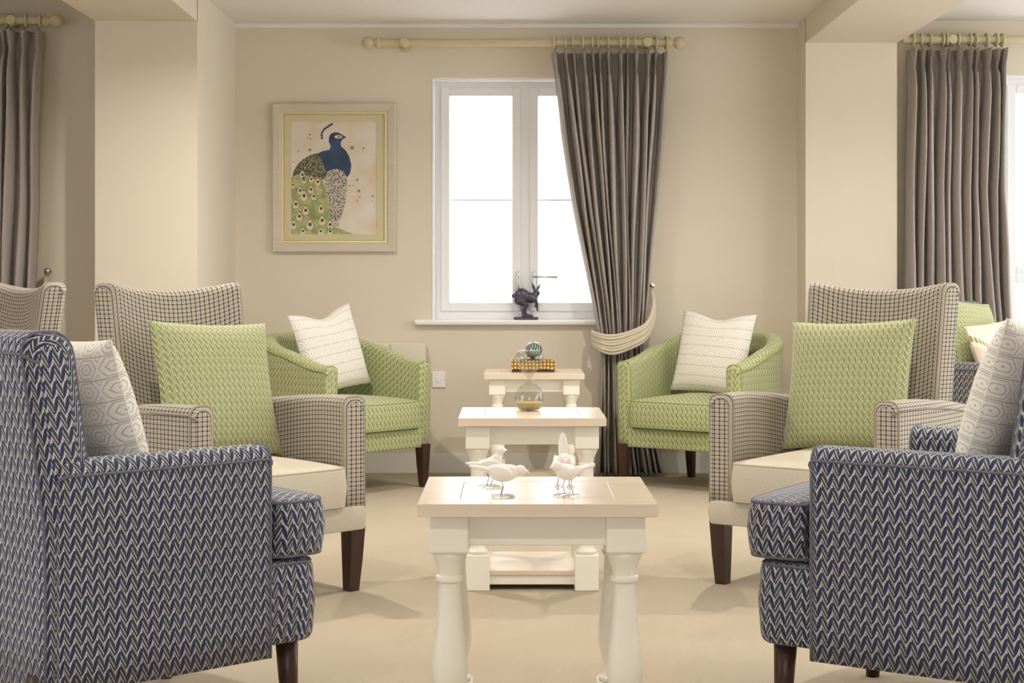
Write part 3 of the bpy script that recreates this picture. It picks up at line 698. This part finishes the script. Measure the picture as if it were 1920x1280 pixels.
# ---------------------------------------------------------------- side tables
def table(loc, rz, label):
    r = empty('side_table', loc, rz); tag(r, label, 'table', 'matching cream side tables with oak tops')
    W, D, HT = 0.49, 0.47, 0.575; th = 0.027
    g = 0.0002; rail = 0.085; e = 0.085
    def board(x0, x1, y0, y1, dz=0.0):
        o = box('board', x0+g, x1-g, y0+g, y1-g, HT-th, HT-dz, M['oak'], r, 0.0012)
        return o
    board(-W/2, W/2, -D/2, -D/2+rail); board(-W/2, W/2, D/2-rail, D/2)
    board(-W/2, -W/2+e, -D/2+rail, D/2-rail); board(W/2-e, W/2, -D/2+rail, D/2-rail)
    board(-W/2+e, W/2-e, -D/2+rail, D/2-rail, 0.0006)
    c = 0.04; xi = W/2-0.024-c; yi = D/2-0.024-c
    for s in (-1, 1):
        box('apron', -xi, xi, s*(yi+0.012)-0.009, s*(yi+0.012)+0.009, HT-th-0.064, HT-th, M['cream'], r, 0.002)
        box('apron', s*(xi+0.012)-0.009, s*(xi+0.012)+0.009, -yi, yi, HT-th-0.064, HT-th, M['cream'], r, 0.002)
        box('stretcher', -xi, xi, s*(yi+0.006)-0.01, s*(yi+0.006)+0.01, 0.018, 0.05, M['cream'], r, 0.002)
        box('stretcher', s*(xi+0.006)-0.01, s*(xi+0.006)+0.01, -yi, yi, 0.018, 0.05, M['cream'], r, 0.002)
    box('lower_shelf', -xi-0.02, xi+0.02, -yi-0.022, yi+0.022, 0.05, 0.066, M['oak'], r, 0.002)
    prof = [(0.030, 0.118), (0.036, 0.124), (0.036, 0.130), (0.026, 0.137), (0.0235, 0.150), (0.027, 0.170), (0.033, 0.19), (0.0375, 0.215), (0.0375, 0.235), (0.0345, 0.265), (0.030, 0.30), (0.026, 0.34), (0.0235, 0.38), (0.0232, 0.400),
            (0.0235, 0.406), (0.0285, 0.409), (0.0295, 0.414), (0.0285, 0.419), (0.0245, 0.421), (0.0255, 0.432), (0.030, 0.447), (0.0355, 0.460), (0.0365, 0.466), (0.034, 0.472)]
    for sx in (-1, 1):
        for sy in (-1, 1):
            lg = lathe('leg', prof, M['cream'], r, 28, (sx*xi, sy*yi, 0))
            box('leg_block', sx*xi-c, sx*xi+c, sy*yi-c, sy*yi+c, 0.470, HT-th, M['cream'], lg, 0.004)
            box('foot_block', sx*xi-c, sx*xi+c, sy*yi-c, sy*yi+c, 0.0, 0.120, M['cream'], lg, 0.004)
    return r
T1 = table((0.052, 3.36+0.235, 0), 0, 'nearest cream side table with oak top, carrying white birds')
T2 = table((0.067, 5.45+0.235, 0), 0, 'middle cream side table with oak top, carrying the hourglass')
T3 = table((0.108, 8.03+0.235, 0), 0, 'farthest cream side table with oak top under the window')
TZ = 0.575

# ---- hourglass
hg = tag(empty('hourglass', (0.060, 5.78, TZ)), 'clear glass hourglass with pale sand on the middle table', 'hourglass')
pr = [(0.026, 0.0), (0.036, 0.004), (0.044, 0.014), (0.0488, 0.030), (0.0495, 0.045), (0.046, 0.062), (0.038, 0.078), (0.025, 0.090), (0.012, 0.097), (0.006, 0.103), (0.005, 0.107),
      (0.007, 0.112), (0.014, 0.122), (0.024, 0.134), (0.036, 0.150), (0.045, 0.166), (0.0492, 0.180), (0.049, 0.192), (0.043, 0.203), (0.032, 0.209), (0.0, 0.211)]
lathe('glass_bulbs', [(0.0, 0.0)]+pr, M['glass'], hg, 32)
lathe('sand', [(0.0, 0.003), (0.026, 0.003), (0.035, 0.007), (0.043, 0.015), (0.0472, 0.028), (0.044, 0.0285), (0.0, 0.031)], M['sand'], hg, 32)

# ---- tray with glass ball on the far table
tr = tag(empty('hexagon_tray', (0.105, 8.27, TZ)), 'gold and black hexagon patterned tray on the farthest table', 'tray')
t = NT('hexagon_gold'); u, v, vec = t.uv(); vo = t.n.new('ShaderNodeTexVoronoi'); vo.feature = 'DISTANCE_TO_EDGE'; vo.inputs['Scale'].default_value = 55; vo.inputs['Randomness'].default_value = 0.25
t.L(vec, vo.inputs['Vector']); M['hex'] = t.fin(t.mix(t.math('LESS_THAN', vo.outputs['Distance'], 0.12), srgb(222, 180, 84), srgb(40, 26, 18)), 0.35)
box('tray_base', -0.105, 0.105, -0.07, 0.07, 0.0, 0.012, M['leg'], tr)
for a in ((-0.11, 0.11, -0.075, -0.065), (-0.11, 0.11, 0.065, 0.075), (-0.11, -0.1, -0.065, 0.065), (0.1, 0.11, -0.065, 0.065)): box('tray_side', a[0], a[1], a[2], a[3], 0.010, 0.056, M['hex'], tr, 0.0015)
t = NT('feather_glass'); wv = t.n.new('ShaderNodeTexWave'); wv.inputs['Scale'].default_value = 28; wv.inputs['Distortion'].default_value = 9; cdn = t.n.new('ShaderNodeTexCoord'); t.L(cdn.outputs['Object'], wv.inputs['Vector'])
M['ball'] = t.fin(t.mix(wv.outputs['Fac'], srgb(38, 58, 50), srgb(150, 166, 156)), 0.05, Coat_Weight=1.0)
bl = lathe('glass_ball', [(0.0435*math.sin(PI*i/16), 0.0435-0.0435*math.cos(PI*i/16)) for i in range(17)], M['ball'], None, 28)
bl.location = (0.108, 8.27, TZ+0.0125+0.048); tag(bl, 'dark green marbled glass ball sitting in the gold tray', 'paperweight')
box('ball_stand', -0.03, 0.03, -0.03, 0.03, 0.012, 0.0606, M['leg'], tr, 0.004)

# ---- sculpted figures fused from ellipsoids
def fused(name, parts, vox, mat, parent=None, smooth_it=4):
    bm = bmesh.new()
    for p in parts:
        if p[0] == 'e':
            _, c_, rad, rot = p
            m_ = Matrix.Translation(c_) @ Euler(rot).to_matrix().to_4x4() @ Matrix.Diagonal((*rad, 1))
            bmesh.ops.create_uvsphere(bm, u_segments=18, v_segments=12, radius=1, matrix=m_)
        else:
            vs, fs = tube_geo(p[1], 0.01, 10, rad=p[2]); b = [bm.verts.new(v) for v in vs]
            for f in fs: bm.faces.new([b[i] for i in f])
    bmesh.ops.recalc_face_normals(bm, faces=bm.faces[:])
    me = bpy.data.meshes.new('tmp'); bm.to_mesh(me); bm.free()
    o = bpy.data.objects.new('tmp', me); COL.objects.link(o)
    rm = o.modifiers.new('r', 'REMESH'); rm.mode = 'VOXEL'; rm.voxel_size = vox
    sm = o.modifiers.new('s', 'SMOOTH'); sm.iterations = smooth_it; sm.factor = 0.5
    dg = bpy.context.evaluated_depsgraph_get(); ev = o.evaluated_get(dg).to_mesh()
    vs = [v.co.copy() for v in ev.vertices]; fs = [tuple(p.vertices) for p in ev.polygons]
    o.evaluated_get(dg).to_mesh_clear(); bpy.data.objects.remove(o)
    return finish(name, vs, fs, mat, parent)
def bird(loc, rz, label, pitch=0.0, headup=0.3, tailup=0.15, s=1.0):
    r = empty('bird_figurine', loc, rz); tag(r, label, 'figurine', 'white bird figurines on the nearest table')
    zb = 0.050; R = Matrix.Translation((0, 0, zb)) @ Matrix.Rotation(-pitch, 4, 'Y')
    P = lambda x, y, z: tuple(R @ Vector((x*s, y*s, z*s)))
    hx, hz = 0.036+0.004*(1-headup), 0.010+0.030*headup
    body = fused('bird_body', [('e', P(0, 0, 0), (0.036*s, 0.0235*s, 0.022*s), (0, -pitch-0.12, 0)), ('e', P(0.016, 0, 0.004+0.006*headup), (0.022*s, 0.019*s, 0.019*s), (0, -pitch-0.5*headup, 0)),
        ('e', P(hx, 0, hz), (0.0155*s, 0.0135*s, 0.0135*s), (0, -pitch, 0)), ('t', [P(hx+0.010, 0, hz), P(hx+0.019, 0, hz-0.002), P(hx+0.026, 0, hz-0.006)], [0.007*s, 0.004*s, 0.0012*s]),
        ('e', P(-0.022-0.030*math.cos(tailup), 0, 0.004+0.030*math.sin(tailup)), (0.036*s, 0.0115*s, 0.006*s), (0, tailup-pitch, 0)), ('e', P(-0.024, 0, 0.003), (0.02*s, 0.014*s, 0.011*s), (0, tailup*0.6-pitch, 0)),
        ('e', P(-0.01, 0.019, 0.004), (0.03*s, 0.006*s, 0.013*s), (0, -pitch+0.15, 0.12)), ('e', P(-0.01, -0.019, 0.004), (0.03*s, 0.006*s, 0.013*s), (0, -pitch+0.15, -0.12))], 0.0022, M['ceramic'], r, 3)
    for sy in (-1, 1):
        lg = tube('leg', [(-0.006, sy*0.009, zb-0.014*s), (0.0, sy*0.012, 0.022), (-0.006, sy*0.013, 0.0025)], 0.0013, M['wire'], r, 6)
        for (dx, dy) in ((0.026, 0.008), (0.03, 0.0), (0.026, -0.008), (-0.018, 0.0)):
            tube('toe', [(-0.006, sy*0.013, 0.0025), (-0.006+dx*0.5, sy*0.013+dy*0.5, 0.004), (-0.006+dx, sy*0.013+dy, 0.0013)], 0.0012, M['wire'], lg, 5)
    return r
bird((-0.018, 3.475, TZ), 0.05, 'white bird figurine in front, stretched low and facing right', -0.10, 0.0, 0.08, 0.86)
bird((-0.046, 3.64, TZ), 0.35, 'white bird figurine behind at left, head raised and facing right', 0.12, 0.95, 0.2, 0.70)
bird((0.114, 3.64, TZ), -PI/2+0.05, 'white bird figurine at right with tail cocked upright behind its head', -0.10, 0.35, 1.35, 0.95)
bird((0.116, 3.49, TZ), PI+0.75, 'white bird figurine front right with its tail pointing right', 0.0, 0.3, 0.1, 0.80)

hr = tag(empty('hare_sculpture', (0.075, YB+0.008, 0.818)), 'dark bronze leaping hare sculpture on the window sill', 'sculpture')
box('plinth', -0.066, 0.066, -0.036, 0.036, 0, 0.014, M['bronze'], hr, 0.004)
fused('hare_body', [('e', (-0.022, 0, 0.128), (0.046, 0.028, 0.040), (0, 0.35, 0)), ('e', (0.022, 0, 0.118), (0.036, 0.024, 0.028), (0, 0.5, 0)), ('e', (-0.040, 0, 0.112), (0.026, 0.026, 0.034), (0, 0, 0)),
    ('e', (0.046, 0, 0.128), (0.020, 0.017, 0.024), (0, 0.6, 0)), ('e', (0.058, 0, 0.146), (0.020, 0.013, 0.014), (0, 0.7, 0)),
    ('t', [(0.05, -0.008, 0.152), (0.040, -0.012, 0.178), (0.030, -0.014, 0.200)], [0.005, 0.0075, 0.002]), ('t', [(0.058, 0.008, 0.152), (0.068, 0.012, 0.174), (0.078, 0.014, 0.196)], [0.005, 0.0075, 0.002]),
    ('t', [(-0.04, -0.014, 0.105), (0.000, -0.016, 0.078), (-0.018, -0.016, 0.05), (-0.014, -0.014, 0.016)], [0.022, 0.013, 0.009, 0.008]), ('t', [(-0.036, 0.014, 0.10), (0.004, 0.016, 0.074), (-0.006, 0.016, 0.045), (0.002, 0.014, 0.016)], [0.022, 0.013, 0.009, 0.008]),
    ('t', [(-0.016, -0.014, 0.018), (0.012, -0.014, 0.020), (0.034, -0.014, 0.016)], [0.008, 0.007, 0.005]), ('t', [(0.0, 0.014, 0.02), (0.02, 0.014, 0.024), (0.04, 0.014, 0.016)], [0.008, 0.007, 0.005]),
    ('t', [(0.048, -0.01, 0.115), (0.060, -0.012, 0.085), (0.060, -0.012, 0.055), (0.064, -0.012, 0.046)], [0.012, 0.007, 0.006, 0.006]), ('t', [(0.044, 0.01, 0.11), (0.056, 0.012, 0.09), (0.052, 0.012, 0.065)], [0.012, 0.007, 0.005]),
    ('e', (-0.066, 0, 0.128), (0.012, 0.008, 0.012), (0, 0, 0))], 0.0035, M['bronze'], hr, 2)

# ---------------------------------------------------------------- seating
g_hi = 'checked high-back armchairs'; g_cl = 'zigzag club armchairs'; g_tub = 'green tub chairs'
D = math.radians
c1 = high_chair((-0.945, 5.475, 0), D(44), 'checked high-back armchair with cream seat, left of the tables', g_hi)
c2 = high_chair((1.125, 5.66, 0), D(-36), 'checked high-back armchair with cream seat, right of the tables', g_hi)
c3 = high_chair((-2.20, 6.40, 0), D(-47), 'checked high-back armchair cut off at the left picture edge', g_hi)
b1 = club_chair((-0.98, 3.83, 0), D(132.6), 'navy zigzag armchair in the left foreground seen from behind', g_cl)
b2 = club_chair((1.088, 3.863, 0), D(-124), 'navy zigzag armchair in the right foreground seen from behind', g_cl)
b3 = club_chair((2.24, 7.84, 0), D(41), 'dark zigzag armchair half hidden behind the right checked chair', g_cl, 'black_zz')
t1 = tub_chair((-0.86, 8.19, 0), D(48), 'green zigzag tub chair left of the window', g_tub)
t2 = tub_chair((0.98, 8.30, 0), D(-36), 'green zigzag tub chair right of the tied curtain', g_tub)
pillow(c1, 0.0, 0.06, 0.669, 0.46, 0.46, 0.13, M['green_cushion'], 'green zigzag cushion on the left checked armchair', 0.28, 0.04)
pillow(c2, 0.0, 0.06, 0.669, 0.46, 0.46, 0.13, M['green_cushion'], 'green zigzag cushion on the right checked armchair', 0.28, -0.04)
pillow(t1, 0.0, 0.06, 0.683, 0.42, 0.42, 0.12, M['geo'], 'off-white geometric cushion on the left green tub chair', 0.25, -0.14, dimple=0.04)
pillow(t2, 0.0, 0.06, 0.663, 0.42, 0.42, 0.12, M['geo'], 'off-white geometric cushion on the right green tub chair', 0.25, 0.05, dimple=0.03)
pillow(b1, 0.0, 0.0, 0.722, 0.40, 0.37, 0.13, M['geo'], 'off-white geometric cushion on the left navy armchair', 0.3, 0.0)
pillow(b2, -0.043, 0.06, 0.745, 0.42, 0.42, 0.13, M['geo'], 'off-white geometric cushion on the right navy armchair', 0.3, 0.0)
pillow(b3, 0.03, 0.08, 0.75, 0.38, 0.38, 0.12, M['green_cushion'], 'green zigzag cushion on the half hidden dark armchair', 0.3, 0.1)
pillow(b3, 0.0, -0.09, 0.692, 0.44, 0.30, 0.12, M['ikat'], 'beige ikat lumbar cushion on the half hidden dark armchair', 0.35, -0.08)
pillow(c3, 0.0, 0.02, 0.60, 0.46, 0.32, 0.12, M['ikat'], 'beige ikat cushion on the armchair at the left edge', 0.3, 0.0)
